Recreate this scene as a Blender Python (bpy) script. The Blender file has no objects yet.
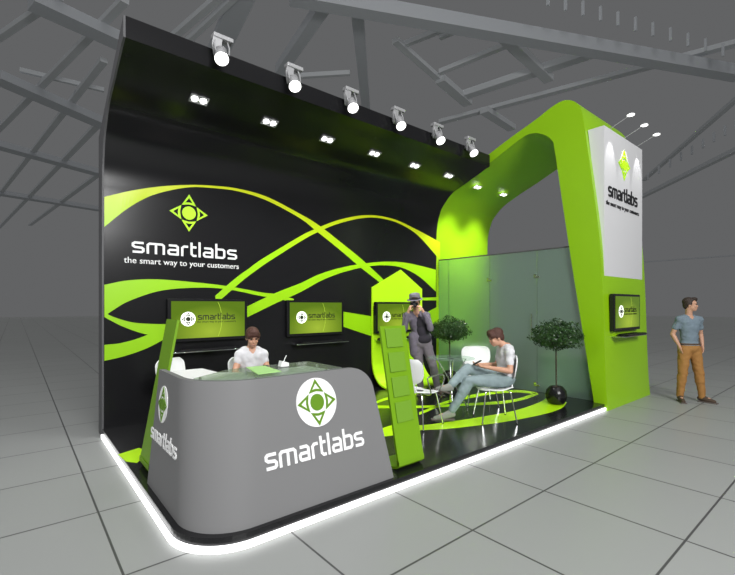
import bpy, bmesh, math, random
from mathutils import Vector, Matrix
from mathutils.geometry import tessellate_polygon
random.seed(4)
SC = bpy.context.scene
COL = SC.collection
PI = math.pi
# ---------------------------------------------------------------- camera, world, lights, exposure
CX, CY, F_, H_ = 367.5, 305.0, 425.0, 1.65
_a = math.atan2(880 - CX, F_)
FW = Vector((math.cos(_a), math.sin(_a), 0)); RT = Vector((math.sin(_a), -math.cos(_a), 0)); UP = Vector((0, 0, 1))
CAM = Vector((0, 0, H_))
cd = bpy.data.cameras.new('camera'); cam = bpy.data.objects.new('camera', cd); COL.objects.link(cam)
cam.location = CAM
cam.rotation_euler = (PI/2, 0, math.atan2(-FW.x, FW.y))
cd.sensor_width = 36; cd.lens = 36 * F_ / 735; cd.shift_y = (CY - 287.5) / 735; cd.clip_end = 300
SC.camera = cam
w = bpy.data.worlds.new('world'); SC.world = w; w.use_nodes = True
w.node_tree.nodes['Background'].inputs[0].default_value = (.122, .124, .127, 1)
w.node_tree.nodes['Background'].inputs[1].default_value = 1.0
SC.view_settings.view_transform = 'Standard'; SC.view_settings.look = 'None'
SC.view_settings.gamma = 1; SC.view_settings.exposure = 0

def lamp(name, kind, loc, target, power, **k):
    l = bpy.data.lights.new(name, kind); l.energy = power
    for a, b in k.items(): setattr(l, a, b)
    o = bpy.data.objects.new(name, l); COL.objects.link(o); o.location = loc
    d = Vector(target) - Vector(loc); o.rotation_euler = d.to_track_quat('-Z', 'Y').to_euler()
    return o
lamp('fill_light', 'AREA', (1.0, -6.0, 6.0), (4.0, 5.0, 1.5), 1250, shape='RECTANGLE', size=4, size_y=3)  # added fill: unseen area lamp behind the camera, brightens the stand front
lamp('fill_light', 'AREA', (5.5, 0.0, 9.5), (5.0, 3.2, 0.0), 50, shape='RECTANGLE', size=4, size_y=2)  # added overhead fill, not a fixture of the hall
lamp('fill_light', 'AREA', (-4.5, 3.5, 5.0), (1.5, 4.2, 1.0), 170, shape='RECTANGLE', size=3, size_y=3)  # added fill from the left for the counter side and left brochure stand
sun = lamp('daylight', 'SUN', (0, 0, 20), (3, 4, 0), .72, angle=1.2)

# pixel -> point on a real plane (measured layout)
def ray(u, v): return FW + RT*((u-CX)/F_) + UP*((CY-v)/F_)
def gz(u, v, z=0.0): r = ray(u, v); return CAM + r*((z-H_)/r.z)
def gy(u, v, y): r = ray(u, v); return CAM + r*(y/r.y)
def gx(u, v, x): r = ray(u, v); return CAM + r*(x/r.x)

# ---------------------------------------------------------------- materials
def mat(name, col, rough=.5, metal=0, spec=.5, emit=0, bump=None, noise=None, coat=0, trans=0, ior=1.45, alpha=1):
    m = bpy.data.materials.new(name); m.use_nodes = True
    nt = m.node_tree; b = nt.nodes['Principled BSDF']
    b.inputs['Base Color'].default_value = (*col, 1); b.inputs['Roughness'].default_value = rough
    b.inputs['Metallic'].default_value = metal; b.inputs['Specular IOR Level'].default_value = spec
    b.inputs['Coat Weight'].default_value = coat; b.inputs['Transmission Weight'].default_value = trans
    b.inputs['IOR'].default_value = ior; b.inputs['Alpha'].default_value = alpha
    if emit:
        b.inputs['Emission Color'].default_value = (*col, 1); b.inputs['Emission Strength'].default_value = emit
    if noise or bump:
        tc = nt.nodes.new('ShaderNodeTexCoord'); n = nt.nodes.new('ShaderNodeTexNoise')
        nt.links.new(tc.outputs['Object'], n.inputs['Vector'])
        n.inputs['Scale'].default_value = (noise or bump)[0]; n.inputs['Detail'].default_value = 4
        if noise:
            r = nt.nodes.new('ShaderNodeMix'); r.data_type = 'RGBA'
            r.inputs[6].default_value = (*[c*(1-noise[1]) for c in col], 1)
            r.inputs[7].default_value = (*[min(1, c*(1+noise[1])) for c in col], 1)
            nt.links.new(n.outputs['Fac'], r.inputs[0]); nt.links.new(r.outputs[2], b.inputs['Base Color'])
        if bump:
            bp = nt.nodes.new('ShaderNodeBump'); bp.inputs['Strength'].default_value = bump[1]; bp.inputs['Distance'].default_value = .01
            nt.links.new(n.outputs['Fac'], bp.inputs['Height']); nt.links.new(bp.outputs['Normal'], b.inputs['Normal'])
    return m
LIME = (.37, .73, .006)
M = dict(
    black=mat('gloss_black', (.010, .010, .011), .22, spec=.35, noise=(1.2, .15)),
    blackfloor=mat('black_floor', (.009, .009, .010), .2),
    edge=mat('wall_edge_grey', (.09, .09, .095), .5),
    lime=mat('lime_paint', (.27, .53, .005), .34, noise=(.8, .03)),
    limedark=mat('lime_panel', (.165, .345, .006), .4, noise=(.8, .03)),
    limefloor=mat('lime_floor_vinyl', (.52, .92, .01), .22),
    grey=mat('counter_grey', (.185, .185, .187), .6, spec=.25, noise=(1.5, .02)),
    white=mat('white_lacquer', (.9, .9, .9), .4),
    shell=mat('white_shell', (.85, .86, .85), .25),
    sign=mat('white_sign', (.64, .64, .65), .45),
    chrome=mat('chrome', (.75, .76, .76), .18, metal=1),
    lampgrey=mat('lamp_body_grey', (.42, .42, .43), .4, metal=.3),
    plastic=mat('black_plastic', (.008, .008, .009), .25),
    darkgreen=mat('logo_dark_green', (.11, .25, .005), .5),
    limelogo=mat('logo_lime', (.48, .86, .01), .4),
    blackink=mat('black_ink', (.01, .01, .012), .5),
    glow=mat('lamp_glow', (1, 1, .98), .5, emit=2.5),
    strip=mat('led_strip', (1, 1, 1), .5, emit=1.4),
    led=mat('downlight_glow', (1, 1, .97), .5, emit=3),
    pocket=mat('frosted_pocket', (.155, .32, .02), .5),
    bark=mat('bark', (.05, .035, .02), .8, bump=(40, .5)),
    skin=mat('skin', (.60, .33, .22), .5, noise=(8, .06)),
    skin2=mat('tanned_skin', (.52, .29, .19), .5, noise=(8, .06)),
    hair=mat('brown_hair', (.075, .03, .02), .6, bump=(90, .8)),
    hairdark=mat('dark_hair', (.035, .022, .016), .6, bump=(90, .8)),
    tee=mat('white_cotton', (.66, .66, .68), .85, bump=(14, .6), noise=(5, .08)),
    bluetee=mat('grey_blue_cotton', (.16, .21, .25), .85, bump=(14, .6), noise=(6, .12)),
    ochre=mat('ochre_cotton', (.34, .165, .045), .8, bump=(14, .6), noise=(6, .12)),
    jeans=mat('pale_jeans', (.24, .31, .32), .85, bump=(16, .6), noise=(7, .2)),
    jacket=mat('grey_jacket', (.16, .14, .18), .8, bump=(14, .6), noise=(6, .15)),
    vest=mat('dark_vest', (.03, .026, .036), .8, bump=(14, .6)),
    trousers=mat('grey_trousers', (.17, .15, .17), .8, bump=(14, .6), noise=(6, .15)),
    felt=mat('grey_felt', (.20, .19, .22), .9, bump=(60, .4)),
    band=mat('hat_band', (.06, .05, .07), .8),
    shoe=mat('brown_suede', (.07, .045, .03), .8),
    greyshoe=mat('grey_canvas', (.26, .27, .24), .85),
    sole=mat('shoe_sole', (.12, .10, .09), .8),
    belt=mat('belt_leather', (.10, .06, .035), .6),
    eye=mat('eye_dark', (.02, .015, .012), .3),
    lip=mat('lips', (.42, .17, .13), .5),
    paper=mat('green_paper', (.42, .72, .26), .6),
    hall=mat('hall_wall_grey', (.72, .73, .74), .9, noise=(.05, .04)),
    beam=mat('roof_steel_light', (.62, .64, .66), .8),
    beamd=mat('roof_steel_dark', (.54, .56, .59), .8),
    cabinet=mat('storage_white', (.45, .5, .47), .5),
)
# hall floor tiles
m = mat('hall_floor_tiles', (.4, .4, .4), .38); M['floor'] = m
nt = m.node_tree; b = nt.nodes['Principled BSDF']
g = nt.nodes.new('ShaderNodeNewGeometry'); mp = nt.nodes.new('ShaderNodeMapping')
mp.inputs['Location'].default_value = (-.51, -.87, 0)
br = nt.nodes.new('ShaderNodeTexBrick'); br.offset = 0; br.squash = 1
br.inputs['Scale'].default_value = 1; br.inputs['Brick Width'].default_value = 1.035; br.inputs['Row Height'].default_value = 1.035
br.inputs['Mortar Size'].default_value = .009; br.inputs['Mortar Smooth'].default_value = .3
br.inputs['Color1'].default_value = (.295, .305, .295, 1); br.inputs['Color2'].default_value = (.31, .32, .31, 1)
br.inputs['Mortar'].default_value = (.07, .07, .07, 1)
nt.links.new(g.outputs['Position'], mp.inputs[0]); nt.links.new(mp.outputs[0], br.inputs['Vector'])
nt.links.new(br.outputs['Color'], b.inputs['Base Color'])
# printed lime ribbon (yellow ink towards the crests of the arcs)
m = mat('printed_ribbon', LIME, .35); M['ribbon'] = m
nt = m.node_tree; b = nt.nodes['Principled BSDF']
g = nt.nodes.new('ShaderNodeNewGeometry'); sx = nt.nodes.new('ShaderNodeSeparateXYZ'); cr = nt.nodes.new('ShaderNodeValToRGB')
mr = nt.nodes.new('ShaderNodeMapRange'); mr.inputs[1].default_value = 0; mr.inputs[2].default_value = 4
nt.links.new(g.outputs['Position'], sx.inputs[0]); nt.links.new(sx.outputs[2], mr.inputs[0]); nt.links.new(mr.outputs[0], cr.inputs[0])
cr.color_ramp.elements[0].position = .2; cr.color_ramp.elements[0].color = (.27, .57, .004, 1)
cr.color_ramp.elements[1].position = .83; cr.color_ramp.elements[1].color = (.66, .74, .01, 1)
e = cr.color_ramp.elements.new(.62); e.color = (.34, .70, .004, 1)
nt.links.new(cr.outputs[0], b.inputs['Base Color'])
# tv picture: backlit green with a lighter centre
m = mat('screen_picture', (.25, .4, .02), .15); M['screen'] = m
nt = m.node_tree; b = nt.nodes['Principled BSDF']
tc = nt.nodes.new('ShaderNodeTexCoord'); sx = nt.nodes.new('ShaderNodeSeparateXYZ')
mp = nt.nodes.new('ShaderNodeMapping'); mp.inputs['Location'].default_value = (-.02, 0, -.33); mp.inputs['Scale'].default_value = (1.7, 0, 2.6)
ln = nt.nodes.new('ShaderNodeVectorMath'); ln.operation = 'LENGTH'
cr = nt.nodes.new('ShaderNodeValToRGB')
cr.color_ramp.elements[0].color = (.36, .50, .035, 1); cr.color_ramp.elements[1].color = (.10, .19, .004, 1)
nt.links.new(tc.outputs['Object'], mp.inputs[0]); nt.links.new(mp.outputs[0], ln.inputs[0]); nt.links.new(ln.outputs['Value'], cr.inputs[0])
nt.links.new(cr.outputs[0], b.inputs['Emission Color']); b.inputs['Emission Strength'].default_value = 1.0
b.inputs['Base Color'].default_value = (.01, .015, .005, 1)
M['arcpic'] = mat('screen_arc', (.27, .39, .03), .3, emit=1.0)
M['scrwhite'] = mat('screen_white', (.9, .95, .85), .3, emit=.9)
M['scrdark'] = mat('screen_dark', (.012, .02, .003), .5)
# glass kinds
def glass_mat(name, col, fac, rough, dcol):
    m = bpy.data.materials.new(name); m.use_nodes = True; nt = m.node_tree; nt.nodes.clear()
    out = nt.nodes.new('ShaderNodeOutputMaterial'); mx = nt.nodes.new('ShaderNodeMixShader'); mx.inputs[0].default_value = fac
    if rough > 0:
        t = nt.nodes.new('ShaderNodeBsdfRefraction'); t.inputs['Roughness'].default_value = rough; t.inputs['IOR'].default_value = 1.3
    else: t = nt.nodes.new('ShaderNodeBsdfTransparent')
    t.inputs['Color'].default_value = (*col, 1)
    d = nt.nodes.new('ShaderNodeBsdfPrincipled'); d.inputs['Base Color'].default_value = (*dcol, 1); d.inputs['Roughness'].default_value = .12
    nt.links.new(t.outputs[0], mx.inputs[1]); nt.links.new(d.outputs[0], mx.inputs[2]); nt.links.new(mx.outputs[0], out.inputs[0])
    return m
M['frost'] = glass_mat('frosted_green_glass', (.90, 1.0, .90), .22, .42, (.30, .42, .37))
M['clear'] = glass_mat('clear_glass', (.86, .93, .88), .14, 0, (.5, .6, .55))
M['topglass'] = glass_mat('green_edge_glass', (.84, .90, .84), .30, 0, (.36, .39, .36))
# leaves
m = mat('box_leaf', (.022, .065, .012), .3, noise=(30, .7)); M['leaf'] = m

# ---------------------------------------------------------------- helpers
def thing(name, label, cat, loc=(0, 0, 0), rz=0, group=None):
    o = bpy.data.objects.new(name, None); COL.objects.link(o); o.location = loc; o.rotation_euler = (0, 0, rz)
    o.empty_display_size = .1
    tag(o, label, cat, group); return o
def tag(o, label, cat, group=None):
    o['label'] = label; o['category'] = cat
    if group: o['group'] = group
    return o
def obj(name, bm, m, parent=None, smooth=False, kind=None, label=None):
    me = bpy.data.meshes.new(name)
    if isinstance(bm, bmesh.types.BMesh):
        bmesh.ops.recalc_face_normals(bm, faces=bm.faces[:]); bm.to_mesh(me); bm.free()
    else: me = bm; me.name = name
    if smooth:
        me.polygons.foreach_set('use_smooth', [True]*len(me.polygons))
        try: me.set_sharp_from_angle(angle=math.radians(40))
        except Exception: pass
    me.materials.clear(); me.materials.append(m)
    o = bpy.data.objects.new(name, me); COL.objects.link(o)
    if parent: o.parent = parent
    if kind: o['kind'] = kind
    if label: o['label'] = label
    return o
def settle(root, base):
    """move the origin of a thing built in world coordinates to its base"""
    base = Vector(base)
    def sh(o):
        for c in o.children: 
            if c.type == 'MESH' and not c.get('_s'):
                c.data.transform(Matrix.Translation(-base)); c['_s'] = 1
            sh(c)
    bpy.context.view_layer.update(); sh(root); root.location = base
    def cl(o):
        for c in o.children:
            if '_s' in c: del c['_s']
            cl(c)
    cl(root); return root
def dup(root, loc, rz=None, label=None, group=None):
    r = root.copy(); COL.objects.link(r); r.location = loc
    if rz is not None: r.rotation_euler = (0, 0, rz)
    if label: r['label'] = label
    if group: r['group'] = group
    def rec(a, b):
        for c in list(a.children):
            n = c.copy(); COL.objects.link(n); n.parent = b; rec(c, n)
    rec(root, r); return r
def BM(): return bmesh.new()
def box(bm, c, s, bev=0, mtx=None):
    r = bmesh.ops.create_cube(bm, size=1)
    mm = Matrix.Translation(c) @ Matrix.Diagonal((*s, 1))
    if mtx: mm = mtx @ mm
    bmesh.ops.transform(bm, matrix=mm, verts=r['verts'])
    if bev:
        es = list({e for v in r['verts'] for e in v.link_edges})
        bmesh.ops.bevel(bm, geom=es, offset=bev, segments=3, affect='EDGES', profile=.5)
    return bm
def cyl(bm, p0, p1, r0, r1=None, seg=20, caps=True):
    p0, p1 = Vector(p0), Vector(p1); d = p1-p0; r1 = r0 if r1 is None else r1
    mm = Matrix.Translation((p0+p1)/2) @ d.to_track_quat('Z', 'Y').to_matrix().to_4x4()
    bmesh.ops.create_cone(bm, cap_ends=caps, segments=seg, radius1=r0, radius2=r1, depth=d.length, matrix=mm)
    return bm
def tube(bm, pts, r, seg=10, closed=False):
    pts = [Vector(p) for p in pts]; n = len(pts); rings = []
    prev = None
    for i, p in enumerate(pts):
        a = pts[i-1] if (i or closed) else p; c = pts[(i+1) % n] if (i < n-1 or closed) else p
        t = (c-a).normalized()
        if prev is None:
            q = t.orthogonal().normalized()
        else: q = (prev - t*prev.dot(t)).normalized()
        prev = q; s = t.cross(q)
        rings.append([bm.verts.new(p + (q*math.cos(2*PI*k/seg) + s*math.sin(2*PI*k/seg))*r) for k in range(seg)])
    for i in range(n if closed else n-1):
        A, B = rings[i], rings[(i+1) % n]
        for k in range(seg): bm.faces.new((A[k], A[(k+1) % seg], B[(k+1) % seg], B[k]))
    if not closed: bm.faces.new(rings[0][::-1]); bm.faces.new(rings[-1])
    return bm
def smoothpath(pts, n=8):
    """Catmull-Rom through the points"""
    P = [Vector(p) for p in pts]; out = []
    for i in range(len(P)-1):
        p0 = P[i-1] if i else P[0]*2-P[1]; p1 = P[i]; p2 = P[i+1]; p3 = P[i+2] if i+2 < len(P) else P[-1]*2-P[-2]
        for k in range(n):
            t = k/n
            out.append(.5*((2*p1)+(p2-p0)*t+(2*p0-5*p1+4*p2-p3)*t*t+(3*p1-p0-3*p2+p3)*t*t*t))
    out.append(P[-1]); return out
def resample(P, n):
    L = [0]
    for a, b2 in zip(P, P[1:]): L.append(L[-1]+(b2-a).length)
    out = []; j = 0
    for i in range(n):
        s = L[-1]*i/(n-1)
        while j < len(P)-2 and L[j+1] < s: j += 1
        d = L[j+1]-L[j] or 1
        out.append(P[j].lerp(P[j+1], min(1, max(0, (s-L[j])/d))))
    return out
def lathe(bm, prof, seg=32, c=(0, 0, 0)):
    c = Vector(c); rings = []
    for r, z in prof: rings.append([bm.verts.new(c+Vector((r*math.cos(2*PI*k/seg), r*math.sin(2*PI*k/seg), z))) for k in range(seg)])
    for A, B in zip(rings, rings[1:]):
        for k in range(seg): bm.faces.new((A[k], A[(k+1) % seg], B[(k+1) % seg], B[k]))
    bm.faces.new(rings[0][::-1]); bm.faces.new(rings[-1]); return bm
def prism(bm, poly, f, d0, d1):
    """closed 2D outline -> solid; f(a,b,depth) maps to 3D"""
    A = [bm.verts.new(f(x, y, d0)) for x, y in poly]; B = [bm.verts.new(f(x, y, d1)) for x, y in poly]
    n = len(poly)
    for i in range(n): bm.faces.new((A[i], A[(i+1) % n], B[(i+1) % n], B[i]))
    for t3 in tessellate_polygon([[Vector((x, y, 0)) for x, y in poly]]):
        for S3 in (A, B):
            try: bm.faces.new([S3[k] for k in t3])
            except ValueError: pass
    return bm
def byx(P, n, x0, x1):
    out = []; j = 0
    for i in range(n):
        x = x0+(x1-x0)*i/(n-1)
        while j < len(P)-2 and P[j+1].x < x: j += 1
        d = P[j+1].x-P[j].x
        out.append(Vector((x, P[j].lerp(P[j+1], min(1, max(0, (x-P[j].x)/d if abs(d) > 1e-6 else 0))).y, 0)))
    return out
def xband(bm, up, lo, f, d0, d1, n=110):
    U = smoothpath([(*p, 0) for p in up]); L = smoothpath([(*p, 0) for p in lo])
    x0, x1 = max(U[0].x, L[0].x), min(U[-1].x, L[-1].x); U = byx(U, n, x0, x1); L = byx(L, n, x0, x1); rows = []
    for u, l in zip(U, L):
        if u.y-l.y < .02: l.y = u.y-.02
        rows.append([bm.verts.new(f(u.x, u.y, d0)), bm.verts.new(f(l.x, l.y, d0)), bm.verts.new(f(l.x, l.y, d1)), bm.verts.new(f(u.x, u.y, d1))])
    for A, B in zip(rows, rows[1:]):
        for k in range(4): bm.faces.new((A[k], A[(k+1) % 4], B[(k+1) % 4], B[k]))
    bm.faces.new(rows[0]); bm.faces.new(rows[-1][::-1]); return bm
def band(bm, up, lo, f, d0, d1, n=60):
    """strip between an upper and a lower 2D curve"""
    U = resample(smoothpath([(*p, 0) for p in up]), n); L = resample(smoothpath([(*p, 0) for p in lo]), n)
    rows = []
    for u, l in zip(U, L):
        rows.append([bm.verts.new(f(u.x, u.y, d0)), bm.verts.new(f(l.x, l.y, d0)), bm.verts.new(f(l.x, l.y, d1)), bm.verts.new(f(u.x, u.y, d1))])
    for A, B in zip(rows, rows[1:]):
        for k in range(4): bm.faces.new((A[k], A[(k+1) % 4], B[(k+1) % 4], B[k]))
    bm.faces.new(rows[0]); bm.faces.new(rows[-1][::-1]); return bm
def stroke2d(bm, pts, w, f, d0, d1, closed=False):
    P = [Vector((p[0], p[1])) for p in pts]; n = len(P); rows = []
    for i, p in enumerate(P):
        a = P[i-1] if (i or closed) else None; c = P[(i+1) % n] if (i < n-1 or closed) else None
        d1_ = (p-a).normalized() if a is not None else None; d2_ = (c-p).normalized() if c is not None else None
        d = ((d1_ or d2_)+(d2_ or d1_)).normalized(); nn = Vector((-d.y, d.x))
        k = 1/max(.5, nn.dot(Vector((-(d1_ or d2_).y, (d1_ or d2_).x))))
        l, r = p+nn*w/2*k, p-nn*w/2*k
        rows.append([bm.verts.new(f(l.x, l.y, d0)), bm.verts.new(f(r.x, r.y, d0)), bm.verts.new(f(r.x, r.y, d1)), bm.verts.new(f(l.x, l.y, d1))])
    pr = list(zip(rows, rows[1:])) + ([(rows[-1], rows[0])] if closed else [])
    for A, B in pr:
        for k in range(4): bm.faces.new((A[k], A[(k+1) % 4], B[(k+1) % 4], B[k]))
    if not closed: bm.faces.new(rows[0]); bm.faces.new(rows[-1][::-1])
    return bm
# the wordmark's letters (x height 1)
GL = {
 's': (.85, [[(.78,.9),(.22,.9),(.1,.8),(.1,.62),(.22,.52),(.66,.48),(.76,.38),(.76,.2),(.66,.1),(.08,.1)]]),
 'm': (1.30, [[(.1,0),(.1,.78),(.22,.9),(1.05,.9),(1.17,.78),(1.17,0)], [(.64,.85),(.64,0)]]),
 'a': (.86, [[(.12,.9),(.62,.9),(.74,.78),(.74,.1),(.2,.1),(.1,.2),(.1,.4),(.2,.5),(.7,.5)]]),
 'r': (.56, [[(.1,0),(.1,.76),(.24,.9),(.52,.9)]]),
 't': (.52, [[(.12,1.32),(.12,.24),(.26,.1),(.48,.1)], [(.14,.9),(.48,.9)]]),
 'l': (.24, [[(.1,1.42),(.1,0)]]),
 'b': (.86, [[(.1,1.42),(.1,.1),(.62,.1),(.74,.22),(.74,.78),(.62,.9),(.12,.9)]]),
}
def wordmark(bm, x0, z0, width, f, d0, d1, hz=None):
    adv = sum(GL[c][0]+.1 for c in 'smartlabs')-.1; s = width/adv; sz = hz or s; x = 0
    for c in 'smartlabs':
        for st in GL[c][1]:
            stroke2d(bm, [((x+px)*s, pz*sz) for px, pz in st], .19*min(s, sz), lambda a, b_, d: f(x0+a, z0+b_, d), d0, d1)
        x += GL[c][0]+.1
    return bm
def emblem(bm, cx, cz, r, f, d0, d1, w=.13, sx=1):
    """centre disc and four outlined arrowheads"""
    prism(bm, [(cx+sx*.36*r*math.cos(2*PI*k/28), cz+.36*r*math.sin(2*PI*k/28)) for k in range(28)], f, d0, d1)
    for q in range(4):
        a = q*PI/2; tri = [(0, .92), (-.30, .47), (-.15, .51), (0, .53), (.15, .51), (.30, .47)]
        stroke2d(bm, [(cx+sx*r*(x*math.cos(a)-y*math.sin(a)), cz+r*(x*math.sin(a)+y*math.cos(a))) for x, y in tri], w*r*.8, f, d0, d1, closed=True)
    return bm
def disc2d(bm, cx, cz, r, f, d0, d1, sx=1, n=36):
    return prism(bm, [(cx+sx*r*math.cos(2*PI*k/n), cz+r*math.sin(2*PI*k/n)) for k in range(n)], f, d0, d1)
def textmesh(body, width, f, x0, z0, bm, d=.004, spacing=1.0):
    cu = bpy.data.curves.new('t', 'FONT'); cu.body = body; cu.size = 1; cu.space_character = spacing; cu.extrude = .5; cu.resolution_u = 3
    o = bpy.data.objects.new('t', cu); COL.objects.link(o); dg = bpy.context.evaluated_depsgraph_get()
    me = bpy.data.meshes.new_from_object(o.evaluated_get(dg)); bpy.data.objects.remove(o)
    xs = [v.co.x for v in me.vertices]; a, b_ = min(xs), max(xs); s = width/(b_-a)
    n0 = len(bm.verts); bm.from_mesh(me); bm.verts.ensure_lookup_table()
    for v in list(bm.verts)[n0:]:
        v.co = f(x0+(v.co.x-a)*s, z0+v.co.y*s, 0 if v.co.z < 0 else d)
    bpy.data.meshes.remove(me); return bm
TAG = 'the smart way to your customers'

# ================================================================ THE HALL
bm = BM(); box(bm, (10, 10, -.05), (130, 130, .1)); o = obj('floor', bm, M['floor']); o['kind'] = 'structure'
# roof steelwork: each member runs between two points at its own height
def roofbar(u0, v0, u1, v1, z, wid, hei, m, name):
    p, q = gz(u0, v0, z), gz(u1, v1, z); d = q-p; bm = BM()
    mm = Matrix.Translation((p+q)/2) @ d.to_track_quat('Y', 'Z').to_matrix().to_4x4()
    box(bm, (0, 0, 0), (wid, d.length, hei), mtx=mm)
    o = obj(name, bm, m, ceil)
    return o
ceil = bpy.data.objects.new('ceiling', None); COL.objects.link(ceil); ceil.location = (0, 0, 0); ceil['kind'] = 'structure'
for a in [(290,-6,740,74,12.2,.55,.5), (31,0,130,46,12.2,.8,.4), (-5,76,118,130,12.2,.9,.4), (-5,144,118,178,12.4,1.0,.4), (-5,192,118,212,12.4,1.1,.4),
          (330,-4,280,70,12.4,.45,.4), (356,-4,367,118,12.6,.45,.4), (170,160,245,-10,12.6,.8,.3)]:
    roofbar(*a[:5], a[5], a[6], M['beamd'] , 'roof_girder')
for a in [(125,0,-5,133,12.5,.28,.2), (104,60,-5,200,12.5,.3,.2), (104,118,-5,232,12.5,.35,.2), (104,170,30,225,12.5,.4,.2), (60,-4,-5,40,12.5,.25,.2), (225,-8,160,48,12.5,.25,.2),
          (240,-8,176,52,12.5,.2,.2), (440,122,740,42,12.8,.4,.2), (464,95,603,49,12.6,.5,.3), (497,30,549,79,12.5,.45,.3), (440,79,468,103,12.5,.5,.3),
          (484,110,512,128,12.5,.5,.3), (440,72,506,45,12.7,.25,.2), (440,37,470,24,12.7,.2,.2), (395,40,440,80,12.6,.3,.2), (300,76,350,73,12.7,.2,.2), (400,46,466,20,12.7,.2,.2),
          (641,197,740,148,12.6,.45,.3), (644,180,740,96,12.9,.3,.2), (644,262,740,255,13,.6,.3), (20,70,104,90,12.9,.2,.2)]:
    roofbar(*a[:5], a[5], a[6], M['beam'], 'roof_purlin')
# rows of small hangers along the two big girders at the right
bm = BM()
for k in range(12):
    p = gz(548+k*17.5, -2+k*5.2, 11.9); box(bm, p, (.08, .08, .5))
for k in range(9):
    p = gz(648+k*11, 176-k*6.5, 12.3); box(bm, p, (.12, .12, .6))
obj('roof_hangers', bm, M['beamd'], ceil)

# ================================================================ PLATFORM
XL, YF, RAD = .84, 2.75, .42
def plat_outline(off=0, n=14):
    x0, y0, x1, y1 = XL-off, YF-off, 7.095, 6.195; R = RAD+off
    pts = [(x1, y0), (x1, 2.94), (8.98, 2.94), (8.98, y1), (x0, y1)]
    cx, cy = x0+R, y0+R
    pts += [(cx-R*math.cos(t*PI/2/n), cy-R*math.sin(t*PI/2/n)) for t in range(n+1)]
    return pts
P = thing('stand_platform', 'low glossy black stand platform with lime swirls and a glowing white edge', 'platform')
f = lambda x, y, z: Vector((x, y, z))
obj('deck', prism(BM(), plat_outline(0), f, .0, .1), M['blackfloor'], P)
# led strip: follows left side, corner, front up to the portal
path = [(XL-.012, 6.16)] + [(x, y) for x, y in plat_outline(.012)[5:]] + [(7.10, YF-.012)]
bm = BM(); stroke2d(bm, path, .022, f, .004, .047)
obj('light_strip', bm, M['strip'], P, label='glowing white light strip round the platform edge')
def ground_poly(pix): return [(lambda p: (p.x, p.y))(gz(u, v, .1)) for u, v in pix]
def z2(l): return [(380+x/3.0625, 330+y/3.0625) for x, y in l]
fl = lambda x, y, d: Vector((x, y, .1+d))
def floor_band(up, lo, name='floor_ribbon', n=60):
    bm = BM(); band(bm, ground_poly(up), ground_poly(lo), fl, -.002, .0025, n); return obj(name, bm, M['limefloor'], P)
floor_band(z2([(0,304),(45,291),(125,292),(200,283),(300,268),(400,250),(470,229),(505,212),(515,196)]), z2([(0,328),(45,322),(125,307),(200,303),(300,292),(400,278),(500,258),(555,240),(572,222)]))
floor_band(z2([(222,212),(280,199),(350,189),(420,184),(478,190)]), z2([(222,222),(280,208),(350,196),(420,191),(478,197)]))
floor_band(z2([(478,190),(440,205),(380,217),(260,225),(120,232),(-40,231)]), z2([(486,197),(445,212),(380,225),(260,232),(120,239),(-40,240)]))
floor_band(z2([(120,252),(150,240),(190,222),(225,211)]), z2([(120,260),(150,248),(190,230),(228,219)]))
floor_band(z2([(-50,238),(0,214),(50,200),(110,192)]), z2([(-50,245),(0,221),(50,207),(110,198)]))
bm = BM(); prism(bm, ground_poly([(118,454.5),(139,448),(150,452),(137,463),(126,461.5)]), fl, -.002, .0025); obj('floor_ribbon', bm, M['limefloor'], P)
settle(P, (5, 4.6, 0))

# ================================================================ BLACK DISPLAY WALL
prof = [(6.2, .1), (6.2, 1.5), (6.2, 2.6), (6.2, 3.07), (6.17, 3.4), (6.07, 3.69), (5.94, 3.85), (5.75, 4.01), (5.4, 4.14), (4.95, 4.31), (4.84, 4.35)]
pin = [(6.2, .1), (6.2, 2.6)] + [(p.x, p.y) for p in smoothpath([(*q, 0) for q in prof[3:10]], 5)] + [(4.84, 4.34)]
pout = [(4.84, 4.56), (6.47, 3.82), (6.47, 0), (6.2, 0)]
W = thing('display_wall', 'tall glossy black display wall curving forward at the top, printed with lime ribbons', 'wall')
fx = lambda y, z, x: Vector((x, y, z))
obj('wall_shell', prism(BM(), pin+pout, fx, .855, 7.1), M['black'], W, smooth=True)
bm = BM(); stroke = prism(bm, pin+pout, fx, .835, .856); obj('end_panel', bm, M['edge'], W, label='dark grey end panel')
WY = 6.2
def wall_y(z):
    for (ya, za), (yb, zb) in zip(pin, pin[1:]):
        if za <= z <= zb: return ya+(yb-ya)*(z-za)/max(1e-6, zb-za)
    return WY
fw = lambda x, z, d: Vector((x, wall_y(z)-d, z))
def onwall(u, v):
    y = WY
    for _ in range(12):
        p = gy(u, v, y); y = .5*y+.5*wall_y(p.z)
    return gy(u, v, y)
def wp(l, org, s): return [(lambda p: (p.x, p.z))(onwall(org[0]+x/s, org[1]+y/s)) for x, y in l]
A2 = lambda l: wp(l, (90, 160), 3.486); A4 = lambda l: wp(l, (250, 190), 3.66); A5 = lambda l: wp(l, (90, 320), 4.078)
def wall_band(up, lo, d=.004):
    bm = BM(); xband(bm, up, lo, fw, -.002, d); return obj('printed_ribbon', bm, M['ribbon'], W)
XW = .86
def clampx(l): return [(max(XW, x), z) for x, z in l]
wall_band(clampx(A2([(46,128),(150,106),(250,92),(350,87),(430,90),(520,101),(620,130),(732,188)])+A4([(250,128),(330,190),(410,255),(485,325),(510,350)])),
          clampx(A2([(46,233),(130,170),(200,130),(270,108),(350,95),(430,98),(520,110),(620,143),(732,203)])+A4([(240,148),(320,212),(400,280),(470,335),(490,355)])))
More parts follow.
